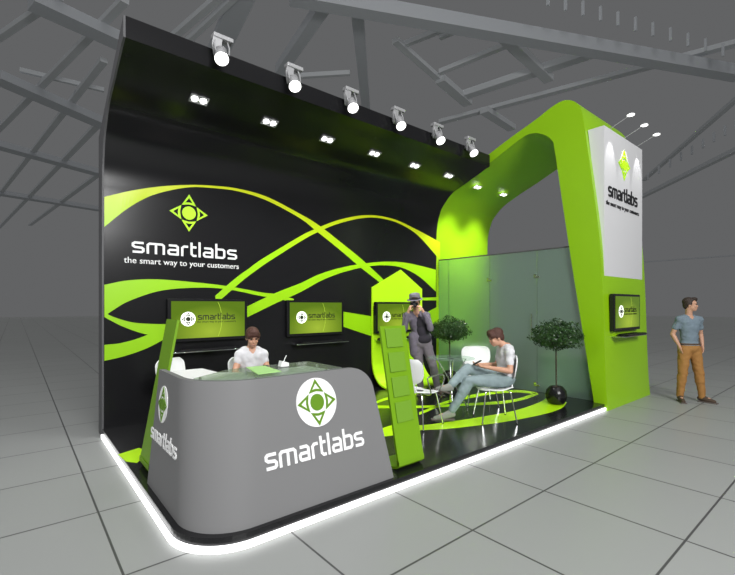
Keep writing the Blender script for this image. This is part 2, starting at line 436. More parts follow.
wall_band(A2([(395,510),(500,418),(557,376),(600,345),(732,266)])+A4([(240,142),(330,108),(430,92),(520,105),(600,140),(697,192)]),
          A2([(437,503),(530,422),(557,401),(620,356),(732,285)])+A4([(240,158),(330,121),(430,101),(500,108),(560,130),(620,172),(695,256)]), .0045)
wall_band(clampx(A2([(46,435),(130,420),(230,416),(350,425),(480,440),(600,462)]))+A4([(100,382),(185,406)]),
          clampx(A2([(46,545),(80,524),(140,490),(250,455),(380,445),(480,451),(600,475)]))+A4([(80,393),(160,412)]), .005)
wall_band(A2([(520,560-30),(545,512),(650,462),(732,430)])+A4([(250,310),(330,285),(410,270),(500,262),(580,268),(680,292)]),
          A2([(520,565),(545,550),(650,498),(732,461)])+A4([(260,332),(340,301),(430,280),(500,276),(560,286),(620,318),(680,372)]), .0055)
wall_band(clampx(A5([(46,-45),(75,-22),(140,2),(200,13),(300,17),(360,14)])), clampx(A5([(46,-12),(80,0),(130,25),(185,46),(240,60),(330,66),(360,50)])), .006)
wall_band(clampx(A5([(46,102),(120,95),(180,80),(240,58),(330,20)])), clampx(A5([(46,167),(130,150),(220,120),(290,85),(360,40)])), .0065)
wall_band(A4([(300,436),(340,445),(430,460),(480,468)]), A4([(300,486),(340,500),(430,530),(480,545)]), .005)
wall_band(A4([(610,393),(640,394),(690,392)]), A4([(610,402),(640,404),(690,404)]), .005)
wall_band(A4([(600,482),(640,452),(690,425)]), A4([(600,520),(640,500),(690,485)]), .006)
bm = BM(); emblem(bm, 1.88, 2.94, .255, fw, .0, .012); obj('emblem', bm, M['limelogo'], W, label='lime emblem of a disc and four arrowheads')
bm = BM(); wordmark(bm, 1.16, 2.33, 1.42, fw, 0, .012, .150); obj('lettering', bm, M['white'], W, label='white smartlabs lettering')
bm = BM(); textmesh(TAG, 1.53, fw, 1.075, 2.195, bm, .008); obj('tagline', bm, M['white'], W, label='white tagline, the smart way to your customers')
settle(W, (4, 6.3, 0))

# ================================================================ GREEN PORTAL
pout = [(p.x, p.y) for p in smoothpath([(2.70,0,0),(2.735,.5,0),(2.785,2.0,0),(2.84,2.85,0),(3.01,4.2,0),(3.09,4.76,0),(3.16,4.94,0),(3.28,5.05,0),(3.44,5.09,0),(3.64,5.04,0),(3.88,4.94,0),(4.4,4.76,0),(4.95,4.55,0)], 5)]
pout += [(6.47, 3.90), (6.47, 0), (6.20, 0)]
pin2 = [(2.90, 0), (2.91, .1)] + [(p.x, p.y) for p in smoothpath([(3.05,1.0,0),(3.25,2.26,0),(3.42,3.4,0),(3.55,4.30,0),(3.60,4.48,0),(3.735,4.615,0),(3.916,4.70,0),(4.107,4.706,0),(4.437,4.58,0),(4.95,4.36,0),(5.4,4.18,0),(5.75,4.01,0),(5.94,3.85,0),(6.07,3.69,0),(6.17,3.4,0),(6.2,3.07,0),(6.2,2.6,0)], 5)]
loop = pout + [(6.20, .1)] + pin2[::-1]
T = thing('portal_arch', 'tall leaning lime green portal arch with rounded corners at the right end of the stand', 'arch')
bm = BM(); prism(bm, loop, fx, 7.1, 9.0)
o = obj('arch_body', bm, M['lime'], T, smooth=True)
settle(T, (8.05, 2.9, 0))
# illuminated sign box on the portal front
S_ = thing('sign_box', 'tall white sign box with black wordmark fixed to the front of the lime portal', 'sign')
bm = BM(); prism(bm, [(2.79, 4.50), (3.04, 4.50), (2.86, 2.9), (2.79, 2.03)], fx, 7.19, 8.87); obj('box_body', bm, M['sign'], S_)
SY = 2.79; fs = lambda x, z, d: Vector((x, SY-d, z))
bm = BM(); emblem(bm, 8.0, 4.03, .25, fs, 0, .012, w=.15); obj('emblem', bm, M['limelogo'], S_, label='lime emblem')
bm = BM(); wordmark(bm, 7.33, 3.40, 1.28, fs, 0, .012, .17); obj('lettering', bm, M['blackink'], S_, label='black smartlabs lettering')
bm = BM(); textmesh(TAG, 1.44, fs, 7.25, 3.26, bm, .008); obj('tagline', bm, M['blackink'], S_, label='black tagline, the smart way to your customers')
settle(S_, (8.0, 2.85, 2.03))

# ================================================================ GLASS PARTITION
G_ = thing('glass_partition', 'greenish frosted glass partition with a hinged door between back wall and portal leg', 'partition')
y_edges = [(6.19, 5.925, 'glass_panel'), (5.915, 4.895, 'glass_panel'), (4.885, 3.912, 'glass_door'), (3.902, 3.33, 'glass_panel')]
def leg_y(z): return 2.93 + (z-.1)*.152
for a, b_, nm in y_edges:
    bm = BM()
    if nm == 'glass_panel' and b_ < 3.5:
        prism(bm, [(a, .105), (a, 2.62), (leg_y(2.62)+.005, 2.62), (leg_y(.105)+.02, .105)], fx, 7.17, 7.182)
    else: box(bm, (7.176, (a+b_)/2, 1.3625), (.012, a-b_, 2.515))
    o = obj(nm, bm, M['frost'], G_)
    if nm == 'glass_door':
        bm = BM(); cyl(bm, (7.13, 3.99, 1.05), (7.13, 3.99, 1.50), .011); cyl(bm, (7.13, 3.99, 1.12), (7.176, 3.99, 1.12), .007); cyl(bm, (7.13, 3.99, 1.43), (7.176, 3.99, 1.43), .007)
        obj('door_handle', bm, M['chrome'], o)
for y, z in ((4.89, 2.13), (3.905, 2.15), (4.89, .22), (3.905, .22)):
    bm = BM(); box(bm, (7.166, y, z), (.03, .11, .035), .005); box(bm, (7.166, y+.03, z+.03), (.03, .05, .05), .005); obj('hinge', bm, M['chrome'], G_)
bm = BM(); box(bm, (7.176, 4.75, 2.632), (.03, 2.86, .022)); obj('top_rail', bm, M['edge'], G_)
settle(G_, (7.176, 4.7, .1))
# storage cupboards behind the glass
c = thing('storage_cabinet', 'low pale cabinet behind the frosted glass, beside the portal leg', 'cabinet', (7.85, 3.6, .1))
bm = BM(); box(bm, (0, 0, .3), (.6, .9, .58), .01); obj('body', bm, M['cabinet'], c)
bm = BM(); box(bm, (0, 0, .605), (.64, .94, .03), .005); obj('top', bm, M['white'], c)
for s in (-1, 1):
    bm = BM(); box(bm, (-.308, s*.222, .3), (.016, .43, .54), .004); d = obj('door', bm, M['cabinet'], c)
    bm = BM(); box(bm, (-.325, s*.03+s*.03, .45), (.015, .012, .1)); obj('handle', bm, M['chrome'], d)
dup(c, (7.85, 5.7, .1), 0, 'low pale cabinet behind the frosted glass, in the corner by the black wall')

# ================================================================ RECEPTION COUNTER
K = thing('reception_counter', 'rounded grey reception counter with white wordmarks at the front corner of the stand', 'counter')
ZT = 1.09
def lerp(a, b_, t): return a+(b_-a)*t
CNT_L1, CNT_C = 0, 0
def cpath(t):
    """outer path at height fraction t: list of points, left rear -> corner -> right front"""
    x0, y0, R = lerp(.885, .965, t), lerp(2.79, 3.0, t), lerp(.40, .46, t); ye = lerp(4.07, 4.0, t); xe = lerp(2.62, 2.50, t)
    pts = [Vector((x0, lerp(ye, y0+R, k/10), 0)) for k in range(10)]
    pts += [Vector((x0+R-R*math.cos(k*PI/2/18), y0+R-R*math.sin(k*PI/2/18), 0)) for k in range(18)]
    pts += [Vector((lerp(x0+R, xe, 1-(1-k/24)**1.7), y0, 0)) for k in range(25)]
    return pts
NR = 14
def csurf(i, t, off=0):
    """point and outward normal on the counter skin; i is a path index"""
    P_ = cpath(t); a = P_[max(0, i-1)]; b_ = P_[min(len(P_)-1, i+1)]
    d = (b_-a).normalized(); n = Vector((d.y, -d.x, 0)); n = n if n.dot(Vector((-1, -1, 0))) > 0 else -n
    p = P_[i].copy(); p.z = lerp(.1, ZT, t); return p + n*off
def ztop(i):
    q = 1-(2.50-csurf(i, 1).x)/.21
    return 1.0 if q <= 0 else 1.0-.19*(1-math.sqrt(max(0, 1-q*q)))
bm = BM(); outer = []; inner = []
N = len(cpath(0))
for i in range(N):
    tt = ztop(i)
    outer.append([bm.verts.new(csurf(i, tt*k/NR)) for k in range(NR+1)]); inner.append([bm.verts.new(csurf(i, tt*k/NR, -.045)) for k in range(NR+1)])
for A, B in zip(outer, outer[1:]):
    for k in range(NR): bm.faces.new((A[k], A[k+1], B[k+1], B[k]))
for A, B in zip(inner, inner[1:]):
    for k in range(NR): bm.faces.new((A[k], B[k], B[k+1], A[k+1]))
for i in range(N-1):
    bm.faces.new((outer[i][NR], inner[i][NR], inner[i+1][NR], outer[i+1][NR])); bm.faces.new((outer[i][0], outer[i+1][0], inner[i+1][0], inner[i][0]))
for i in (0, N-1):
    for k in range(NR): bm.faces.new((outer[i][k], outer[i][k+1], inner[i][k+1], inner[i][k]))
obj('front_panel', bm, M['grey'], K, smooth=True)
# worktop: L shape behind the skin, white; glass sheet over the front wing
tp = [csurf(i, 1, -.045) for i in range(0, 28+14)]
in_path = [(p.x, p.y) for p in tp]
wt = in_path + [(2.16, 3.52), (1.55, 3.52), (1.36, 3.66), (1.33, 4.0)]
fz = lambda x, y, z: Vector((x, y, z))
obj('worktop', prism(BM(), wt, fz, 1.035, 1.065), M['white'], K)
obj('inner_shelf', prism(BM(), [(x, y) for x, y in in_path[8:]] + [(2.16, 3.50), (1.6, 3.50), (1.36, 3.7)], fz, .68, .70), M['grey'], K)
bm = BM(); box(bm, (1.17, 3.98, .565), (.36, .03, .93)); obj('end_panel', bm, M['grey'], K)
gl = [(csurf(i, 1, -.02).x, csurf(i, 1, -.02).y) for i in range(15, 28+14)]
gl = gl + [(2.20, 3.56), (1.52, 3.56), (1.36, 3.52)]
obj('glass_top', prism(BM(), gl, fz, 1.092, 1.102), M['topglass'], K, label='greenish glass top')
for x, y in ((1.10, 3.35), (1.5, 3.40), (2.2, 3.4), (1.45, 3.12), (2.1, 3.1)):
    bm = BM(); cyl(bm, (x, y, 1.064), (x, y, 1.093), .012); obj('glass_stud', bm, M['chrome'], K)
# marks: front face (sloping plane) and left face
kf = .21/.99
ffront = lambda x, z, d: Vector((x, 2.79+(z-.1)*kf-d, z))
kl = .08/.99
fleft = lambda y, z, d: Vector((.885+(z-.1)*kl-d, 5-y, z))   # reads from rear to front
bm = BM(); disc2d(bm, 1.905, .855, .192, ffront, 0, .006); obj('emblem_disc', bm, M['white'], K)
bm = BM(); emblem(bm, 1.905, .855, .182, ffront, .004, .011); obj('emblem', bm, M['darkgreen'], K)
bm = BM(); wordmark(bm, 1.405, .435, .93, ffront, 0, .006, .118); obj('lettering', bm, M['white'], K)
yc = 5-3.78
bm = BM(); disc2d(bm, yc, .83, .150, fleft, 0, .006, sx=.85); obj('emblem_disc', bm, M['white'], K)
bm = BM(); emblem(bm, yc, .83, .140, fleft, .004, .011, sx=.85); obj('emblem', bm, M['darkgreen'], K)
bm = BM(); wordmark(bm, yc-.30, .50, .76, fleft, 0, .006, .088); obj('lettering', bm, M['white'], K)
settle(K, (1.7, 3.3, .1))
# things on the counter
pp = [gz(u, v, 1.104) for u, v in ((246,367.5),(264.5,366),(281,371.5),(258,374.5))]
bm = BM(); prism(bm, [(p.x, p.y) for p in pp], fz, 1.1025, 1.108); tag(obj('brochure', bm, M['paper']), 'pale green brochure lying on the glass counter top in front of the seated receptionist', 'brochure')
q = gz(275, 364, 1.104); pd = thing('pen_holder', 'small white slanted holder standing on the rear edge of the glass counter top', 'holder', (q.x, q.y-.16, 1.1025))
bm = BM(); prism(bm, [(-.03, 0), (.03, 0), (.03, .03), (-.02, .05)], lambda a, b_, d: Vector((a*1.3, d, b_)), -.03, .03); obj('base', bm, M['white'], pd)
bm = BM(); cyl(bm, (0, 0, .03), (.03, .0, .09), .005); obj('pen', bm, M['chrome'], pd)

# ================================================================ LITERATURE BLADES
def blade(root, y_lean, h, wdt):
    """local: width along X, leans towards +Y, front is -Y"""
    prof_ = [(.0, .0+.05)]
    sp = [(y_lean, h, 0), (y_lean*.5, h*.5, 0), (.012, .12, 0), (.0, .06, 0), (.015, .02, 0), (.06, .004, 0), (.30, .004, 0)]
    path_ = [(p.x, p.y) for p in smoothpath([(y_lean, h, 0), (y_lean*.6, h*.6, 0), (.02, .12, 0), (.004, .07, 0), (.02, .025, 0), (.07, .006, 0)], 6)] + [(.30, .006)]
    bm = BM(); stroke2d(bm, [(a, b_+.008) for a, b_ in path_], .022, lambda a, b_, d: Vector((d, a, b_)), -wdt/2, wdt/2)
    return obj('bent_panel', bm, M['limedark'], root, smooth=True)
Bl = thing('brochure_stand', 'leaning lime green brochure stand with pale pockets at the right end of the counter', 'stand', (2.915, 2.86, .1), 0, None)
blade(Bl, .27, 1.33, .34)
for k in range(4):
    z0 = .42+k*.235; y0 = .27*(z0+.1)/1.33
    bm = BM(); sl = .27/1.33
    box(bm, (0, 0, 0), (.215, .010, .19), .003, mtx=Matrix.Translation((-.01, y0-.022, z0+.1)) @ Matrix.Rotation(-math.atan(sl), 4, 'X'))
    obj('pocket', bm, M['pocket'], Bl, label='pale frosted pocket')
B2 = thing('brochure_stand', 'leaning lime green brochure stand at the left rear end of the counter', 'stand', (.935, 4.40, .1), -PI/2)
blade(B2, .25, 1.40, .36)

# ================================================================ HOUSE SHAPED GREEN PANEL
hp = thing('gabled_panel', 'lime green gabled panel curving into the floor, standing against the black wall behind a screen', 'panel')
bm = BM(); rows = []
pf = [(6.185, 1.99), (6.185, .72), (6.165, .50), (6.10, .32), (5.97, .18), (5.80, .125), (5.60, .112)]
pf = [(6.185, 1.99), (6.185, 1.3)] + [(p.x, p.y) for p in smoothpath([(*q, 0) for q in pf[1:]], 6)]
x0, x1 = 5.22, 6.60
th = .03
front = [bm.verts.new((x0, pf[0][0]-th, pf[0][1])), bm.verts.new((x1, pf[0][0]-th, pf[0][1]))]
bm.free(); bm = BM()
stroke2d(bm, pf, .03, lambda a, b_, d: Vector((d, a-.016, b_+.0)), x0, x1)
prism(bm, [(x0, 1.985), (x1, 1.985), (5.98, 2.36)], lambda a, b_, d: Vector((a, 6.169+d, b_)), -.015, .015)
obj('panel_sheet', bm, M['limelogo'], hp, smooth=True); settle(hp, (5.9, 6.17, .1))

# ================================================================ SCREENS AND SHELVES
def screen(loc, label, group='flat screens showing the green slide'):
    t = thing('flat_screen', label, 'television', loc, 0, group)
    bm = BM(); box(bm, (0, -.035, .295), (1.13, .07, .60), .008); fr = obj('screen_frame', bm, M['plastic'], t)
    bm = BM(); box(bm, (0, -.072, .30), (1.04, .006, .515)); obj('screen_picture', bm, M['screen'], t)
    ft = lambda x, z, d: Vector((x, -.0755-d, z))
    bm = BM(); arc = [(-.03+.20*math.cos(a), .30+.36*math.sin(a)) for a in [(-.75+1.5*k/20) for k in range(21)]]
    stroke2d(bm, [(x, max(.055, min(.545, z))) for x, z in arc], .006, ft, 0, .001); obj('slide_arc', bm, M['arcpic'], t)
    bm = BM(); disc2d(bm, -.30, .31, .10, ft, 0, .002); obj('slide_disc', bm, M['scrwhite'], t)
    bm = BM(); emblem(bm, -.30, .31, .088, ft, .001, .004, w=.16); obj('slide_emblem', bm, M['scrdark'], t)
    bm = BM(); wordmark(bm, -.17, .295, .54, ft, 0, .003, .068); obj('slide_lettering', bm, M['scrdark'], t)
    bm = BM(); textmesh(TAG, .56, ft, -.18, .255, bm, .003); obj('slide_tagline', bm, M['scrdark'], t)
    return t
s1 = screen((2.145, 6.19, 1.145), 'flat screen on the black wall behind the counter, leftmost of the row')
dup(s1, (3.955, 6.19, 1.135), 0, 'flat screen on the black wall, right of the seated receptionist')
dup(s1, (5.79, 6.12, 1.115), 0, 'flat screen on the lime gabled panel, partly behind the standing photographer')
dup(s1, (7.87, 2.755, 1.235), 0, 'flat screen mounted on the front of the lime portal leg')
bm = BM()
def shelf(loc, label, wdt=1.05, dep=.2):
    t = thing('wall_shelf', label, 'shelf', loc, 0, 'shelves under the screens')
    bm = BM(); box(bm, (0, -dep/2, .006), (wdt, dep, .012), .003); obj('shelf_board', bm, M['clear'] if False else M['chrome'], t)
    for s in (-1, 1):
        bm = BM(); prism(bm, [(0, 0), (-.09, 0), (0, -.05)], lambda a, b_, d: Vector((s*.35+d, a, b_)), -.006, .006); obj('bracket', bm, M['chrome'], t)
    return t
h1 = shelf((2.15, 6.20, 1.0), 'thin metal shelf under the leftmost wall screen')
dup(h1, (4.02, 6.20, 1.0), 0, 'thin metal shelf under the screen right of the seated receptionist')
dup(h1, (5.80, 6.15, .98), 0, 'thin metal shelf under the screen on the lime gabled panel')
h4 = shelf((7.88, 2.76, 1.135), 'thin metal shelf under the screen on the portal leg')
def kb(loc, label):
    t = thing('keyboard', label, 'keyboard', loc, 0, 'keyboards on the shelves')
    bm = BM(); box(bm, (0, 0, .014), (.84, .17, .024), .006); obj('keyboard_body', bm, M['plastic'], t)
    bm = BM()
    for r in range(4):
        for k in range(16): box(bm, (-.375+k*.05, -.054+r*.036, .029), (.042, .030, .008))
    obj('keys', bm, M['plastic'], t)
    return t
k1 = kb((2.15, 6.09, 1.013), 'slim black keyboard on the shelf under the leftmost wall screen')
dup(k1, (4.02, 6.09, 1.013), 0, 'slim black keyboard on the shelf under the screen right of the receptionist')
dup(k1, (5.75, 6.04, .993), 0, 'slim black keyboard on the shelf at the lime gabled panel')
dup(k1, (7.98, 2.65, 1.148), 0, 'slim black keyboard on the shelf at the portal leg')

# ================================================================ LIGHTS OF THE STAND
msl = (4.34-4.01)/(4.84-5.75); nrm = Vector((0, msl, -1)).normalized(); ang = math.atan(msl)
def downlight(loc, label, group, rx):
    t = thing('recessed_downlight', label, 'ceiling light', loc, 0, group)
    R = Matrix.Rotation(rx, 4, 'X')
    bm = BM()
    for s in (-1, 1):
        box(bm, (0, s*.056, -.004), (.215, .010, .012), mtx=R); box(bm, (s*.103, 0, -.004), (.010, .11, .012), mtx=R)
    box(bm, (0, 0, -.004), (.010, .11, .012), mtx=R)
    obj('frame', bm, M['lampgrey'], t)
    for s in (-1, 1):
        bm = BM(); cyl(bm, R @ Vector((s*.051, 0, .004)), R @ Vector((s*.051, 0, -.009)), .042, seg=20); obj('bulb', bm, M['led'], t)
    return t
def zsl(y): return 4.34+msl*(y-4.84)-.012
dl = downlight((1.73, 5.31, zsl(5.31)), 'twin recessed downlight in the black canopy, first from the left', 'downlights in the canopy soffit', ang)
names = ['second', 'third', 'fourth', 'fifth', 'sixth']
for k, x in enumerate((2.68, 3.63, 4.57, 5.52, 6.46)):
    dup(dl, (x, 5.33, zsl(5.33)), None, 'twin recessed downlight in the black canopy, %s from the left' % names[k])
dup(dl, (7.475, 5.396, zsl(5.396)+.0), None, 'twin recessed downlight in the lime portal soffit, nearer the black canopy')
dup(dl, (8.43, 5.392, zsl(5.392)+.0), None, 'twin recessed downlight in the lime portal soffit, farther from the black canopy')
for x in (1.73, 2.68, 3.63, 4.57, 5.52, 6.46):
    lamp('downlight_beam', 'SPOT', (x, 5.30, 4.10), (x, 5.75, 0), 55, spot_size=1.5, spot_blend=.9, shadow_soft_size=.05)
for x in (7.475, 8.43):
    lamp('downlight_beam', 'SPOT', (x, 5.38, 4.05), (x-.05, 6.1, 2.2), 190, spot_size=1.5, spot_blend=.9, shadow_soft_size=.05)
def tracklight(loc, label):
    t = thing('arm_spotlight', label, 'spotlight', loc, 0, 'spotlights along the canopy edge')
    bm = BM(); box(bm, (0, .03, .0), (.10, .05, .08), .01); obj('clamp', bm, M['lampgrey'], t)
    bm = BM(); prism(bm, [(-.09, -.10), (-.05, -.10), (-.02, .02), (-.01, .13), (-.11, .14), (-.125, .02)], lambda a, b_, d: Vector((a, d-.05-b_*.1, b_)), -.012, .012); obj('bracket', bm, M['lampgrey'], t)
    bm = BM(); box(bm, (.0, -.04, .125), (.23, .10, .05), .012); obj('driver_box', bm, M['lampgrey'], t)
    for s in (-1, 1):
        bm = BM(); tube(bm, [(s*.07-.02, -.05, .11), (s*.085-.02, -.08, .02), (s*.075-.03, -.12, -.08)], .009); obj('yoke_arm', bm, M['lampgrey'], t)
    bm = BM(); d = Vector((-.15, -.55, -.82)).normalized() # looks out and down
    a = Vector((-.03, -.07, -.03)); b_ = a+d*.18
    cyl(bm, a, a+d*.13, .045, .068, 24); cyl(bm, a+d*.13, b_, .068, .076, 24); hd = obj('lamp_head', bm, M['lampgrey'], t, smooth=True)
    for k in range(3):
        bm = BM(); cyl(bm, a+d*(.02+k*.03), a+d*(.032+k*.03), .066, .066, 24); obj('cooling_fin', bm, M['lampgrey'], hd)
    bm = BM(); cyl(bm, b_-d*.005, b_+d*.006, .074, .074, 28); obj('lens', bm, M['glow'], t)
    return t
sp = [(1.84, 'first'), (2.76, 'second'), (3.67, 'third'), (4.59, 'fourth'), (5.50, 'fifth'), (6.40, 'sixth')]
t0 = None
for x, nm in sp:
    lb = 'grey spotlight with glowing lens on the black canopy edge, %s from the left' % nm
    if t0 is None: t0 = tracklight((x-.03, 4.80, 4.54), lb)
    else: dup(t0, (x-.03, 4.80, 4.54), 0, lb)
    lamp('spot_beam', 'SPOT', (x, 4.58, 4.42), (x, 5.6, 0), 60, spot_size=1.7, spot_blend=.8, shadow_soft_size=.07)
def armlight(loc, d, label):
    t = thing('arm_light', label, 'sign light', loc, 0, 'arm lights over the sign box'); d = Vector(d)
    bm = BM(); tube(bm, [(0, 0, 0), tuple(d*.5), tuple(d)], .006, 8); obj('arm', bm, M['lampgrey'], t)
    bm = BM(); cyl(bm, d+Vector((0, 0, .012)), d+Vector((0, 0, -.004)), .05, .058, 20); obj('lamp_head', bm, M['lampgrey'], t)
    bm = BM(); cyl(bm, d+Vector((0, 0, -.004)), d+Vector((0, 0, -.012)), .052, .052, 20); obj('bulb', bm, M['glow'], t)
    return t
AD = (0, -.31, .13)
a0 = armlight((7.42, 2.80, 4.50), AD, 'thin arm light over the white sign box, nearest the stand')
dup(a0, (8.02, 2.80, 4.50), 0, 'thin arm light over the white sign box, middle one')
dup(a0, (8.62, 2.80, 4.50), 0, 'thin arm light over the white sign box, outermost one')
for x in (7.42, 8.02, 8.62):
    lamp('sign_beam', 'SPOT', (x, 2.50, 4.60), (x, 2.79, 3.95), 19, spot_size=.72, spot_blend=.5, shadow_soft_size=.02)

# ================================================================ CHAIRS
def build_chair(label, arms=False):
    t = thing('shell_chair', label, 'chair', (0, 0, 0), 0, 'white shell chairs')
    def sheet(rows_, name):
        bm = BM(); g_ = [[bm.verts.new(p) for p in r] for r in rows_]
        for A, B in zip(g_, g_[1:]):
            for k in range(len(A)-1): bm.faces.new((A[k], A[k+1], B[k+1], B[k]))
        bmesh.ops.recalc_face_normals(bm, faces=bm.faces[:])
        r = bmesh.ops.solidify(bm, geom=bm.faces[:], thickness=.014)
        return obj(name, bm, M['shell'], t, smooth=True)
    rows_ = []
    for i in range(15):   # seat, front (-y) to rear
        q = i/14; y = -.22+q*.43; e = abs(2*q-1); wdt = .235*(1-max(0, (e-.45)/.55)**3*.55)
        if q > .6: wdt = lerp(wdt, .13, ((q-.6)/.4)**1.3)
        z = .452-.02*math.sin(PI*min(1, q*1.1)) - .035*max(0, .2-q)/.2
        rows_.append([Vector((wdt*(2*k/12-1), y, z+.016*(2*k/12-1)**2)) for k in range(13)])
    sheet(rows_, 'seat')
    rows_ = []
    for i in range(19):   # neck and wide rounded back
        q = i/18
        y = .205+.085*q**.7; z = .455+.42*q
        if q < .35: wdt = lerp(.13, .085, min(1, q/.2)) if q < .2 else lerp(.085, .2, (q-.2)/.15)
        else:
            e = (q-.35)/.65; wdt = .235*(1-abs(2*e-1)**4*.28) if q > .4 else .21
        rows_.append([Vector((wdt*(2*k/12-1), y-.045*(2*k/12-1)**2*min(1, q*2), z)) for k in range(13)])
    sheet(rows_, 'backrest')
    for sx in (-1, 1):
        for sy in (-1, 1):
            bm = BM(); p = [(sx*.05, sy*.04, .425), (sx*.13, sy*.12, .425), (sx*.165, sy*.155, .405), (sx*.18, sy*.17, .36), (sx*.235, sy*.225, .012)]
            tube(bm, smoothpath(p, 4), .0085, 8); lg = obj('leg', bm, M['chrome'], t, smooth=True)
            bm = BM(); cyl(bm, (sx*.235, sy*.225, 0), (sx*.235, sy*.225, .016), .012); obj('foot_cap', bm, M['plastic'], lg)
    bm = BM(); lathe(bm, [(.075, .412), (.08, .42), (.08, .432), (.07, .436)], 24); obj('mount_plate', bm, M['chrome'], t)
    if arms:
        for s in (-1, 1):
            bm = BM(); tube(bm, smoothpath([(s*.10, .08, .425), (s*.25, .10, .43), (s*.28, .14, .50), (s*.28, .20, .645), (s*.28, .1, .665), (s*.28, -.12, .66), (s*.27, -.2, .60), (s*.25, -.12, .46), (s*.10, -.08, .425)], 5), .009, 8)
            obj('armrest', bm, M['chrome'], t, smooth=True)
    return t
def face(v): # rotation so local -Y points along v
    return math.atan2(v[0], -v[1])
sit_dir = (-.771, .637)
ch = build_chair('white shell chair on thin legs under the young man looking at his phone'); ch.location = (4.99, 3.33, .1); ch.rotation_euler = (0, 0, face(sit_dir))
dup(ch, (5.62, 4.02, .1), face((-.637, -.771)), 'empty white shell chair behind the glass table, beside the seated man')
dup(ch, (1.62, 5.50, .1), face((.5, -.85)), 'empty white shell chair behind the left end of the counter')
dup(ch, (2.36, 5.12, .1), face((.2, -1)), 'white shell chair under the seated receptionist')
ca = build_chair('white shell chair with bent metal armrests, behind the right brochure stand', True); ca.location = (4.04, 3.84, .1); ca.rotation_euler = (0, 0, face((.98, .15)))

# ================================================================ GLASS TABLE
t = thing('glass_table', 'round clear glass table on splayed metal legs between the white chairs', 'table', (5.08, 4.14, .1))
bm = BM(); lathe(bm, [(.34, .742), (.352, .745), (.352, .751), (.345, .754)], 48); obj('tabletop', bm, M['clear'], t)
bm = BM(); lathe(bm, [(.05, .728), (.055, .732), (.055, .74), (.05, .742)], 24); obj('hub', bm, M['chrome'], t)
for k in range(4):
    a = PI/4+k*PI/2; c_, s_ = math.cos(a), math.sin(a)
    bm = BM(); tube(bm, [(c_*.22, s_*.22, .738), (c_*.03, s_*.03, .42), (c_*.04, s_*.04, .36), (c_*.24, s_*.24, .01)], .009, 8)
    tube(bm, [(c_*.05, s_*.05, .733), (c_*.22, s_*.22, .738)], .006, 8); obj('leg', bm, M['chrome'], t, smooth=True)
bm = BM(); lathe(bm, [(.04, .36), (.045, .37), (.045, .41), (.04, .42)], 20); obj('centre_joint', bm, M['chrome'], t)

# ================================================================ TOPIARY PLANTS
def plant(loc, label, seed):
    rnd = random.Random(seed)
    t = thing('potted_topiary', label, 'potted plant', loc, 0, 'round potted trees')
    bm = BM(); lathe(bm, [(.07, 0), (.12, .02), (.152, .09), (.158, .15), (.145, .215), (.105, .265), (.095, .275), (.085, .268), (.08, .25)], 36); obj('pot', bm, M['plastic'], t, smooth=True, label='glossy black ball pot')
    bm = BM(); lathe(bm, [(.085, .24), (.08, .258), (.02, .262)], 20); obj('soil', bm, M['bark'], t)
    bm = BM(); tube(bm, smoothpath([(0, 0, .25), (.008, .004, .5), (-.006, 0, .75), (0, 0, .95)], 5), .011, 8)
    for k in range(14):
        a = rnd.random()*2*PI; tube(bm, [(0, 0, .86+rnd.random()*.08), (.15*math.cos(a), .15*math.sin(a), .95+rnd.random()*.08), (.27*math.cos(a), .27*math.sin(a), 1.0+rnd.random()*.18)], .004, 5)
    obj('trunk', bm, M['bark'], t, smooth=True)
    bm = BM()
    for k in range(3600):
        while True:
            p = Vector((rnd.uniform(-1, 1), rnd.uniform(-1, 1), rnd.uniform(-1, 1)))
            if .3 < p.length < 1: break
        if rnd.random() < .6: p = p.normalized()*rnd.uniform(.78, 1.06)
        bump = 1+.10*math.sin(p.x*7+seed)+.10*math.cos(p.y*8)+.08*math.sin(p.z*9+p.x*5)
        c_ = Vector((p.x*.35*bump, p.y*.35*bump, 1.06+p.z*(.235 if p.z > 0 else .20)*bump))
        d = (Vector((p.x, p.y, p.z+.4)).normalized()+Vector((rnd.gauss(0, .6), rnd.gauss(0, .6), rnd.gauss(0, .6)))).normalized()
        s = d.orthogonal().normalized(); s.rotate(Matrix.Rotation(rnd.random()*6.28, 3, d)); u = d.cross(s); L = rnd.uniform(.016, .028)
        v = [bm.verts.new(c_-s*L), bm.verts.new(c_+u*L*.45+d*.004), bm.verts.new(c_+s*L), bm.verts.new(c_-u*L*.45+d*.004)]
        bm.faces.new(v)
    obj('foliage', bm, M['leaf'], t)
    return t
plant((6.53, 3.24, .1), 'round topiary tree in a glossy black pot on the lime swirl near the portal leg', 1)
plant((6.46, 5.30, .1), 'round topiary tree behind the glass table, before the left end of the glass partition', 2)

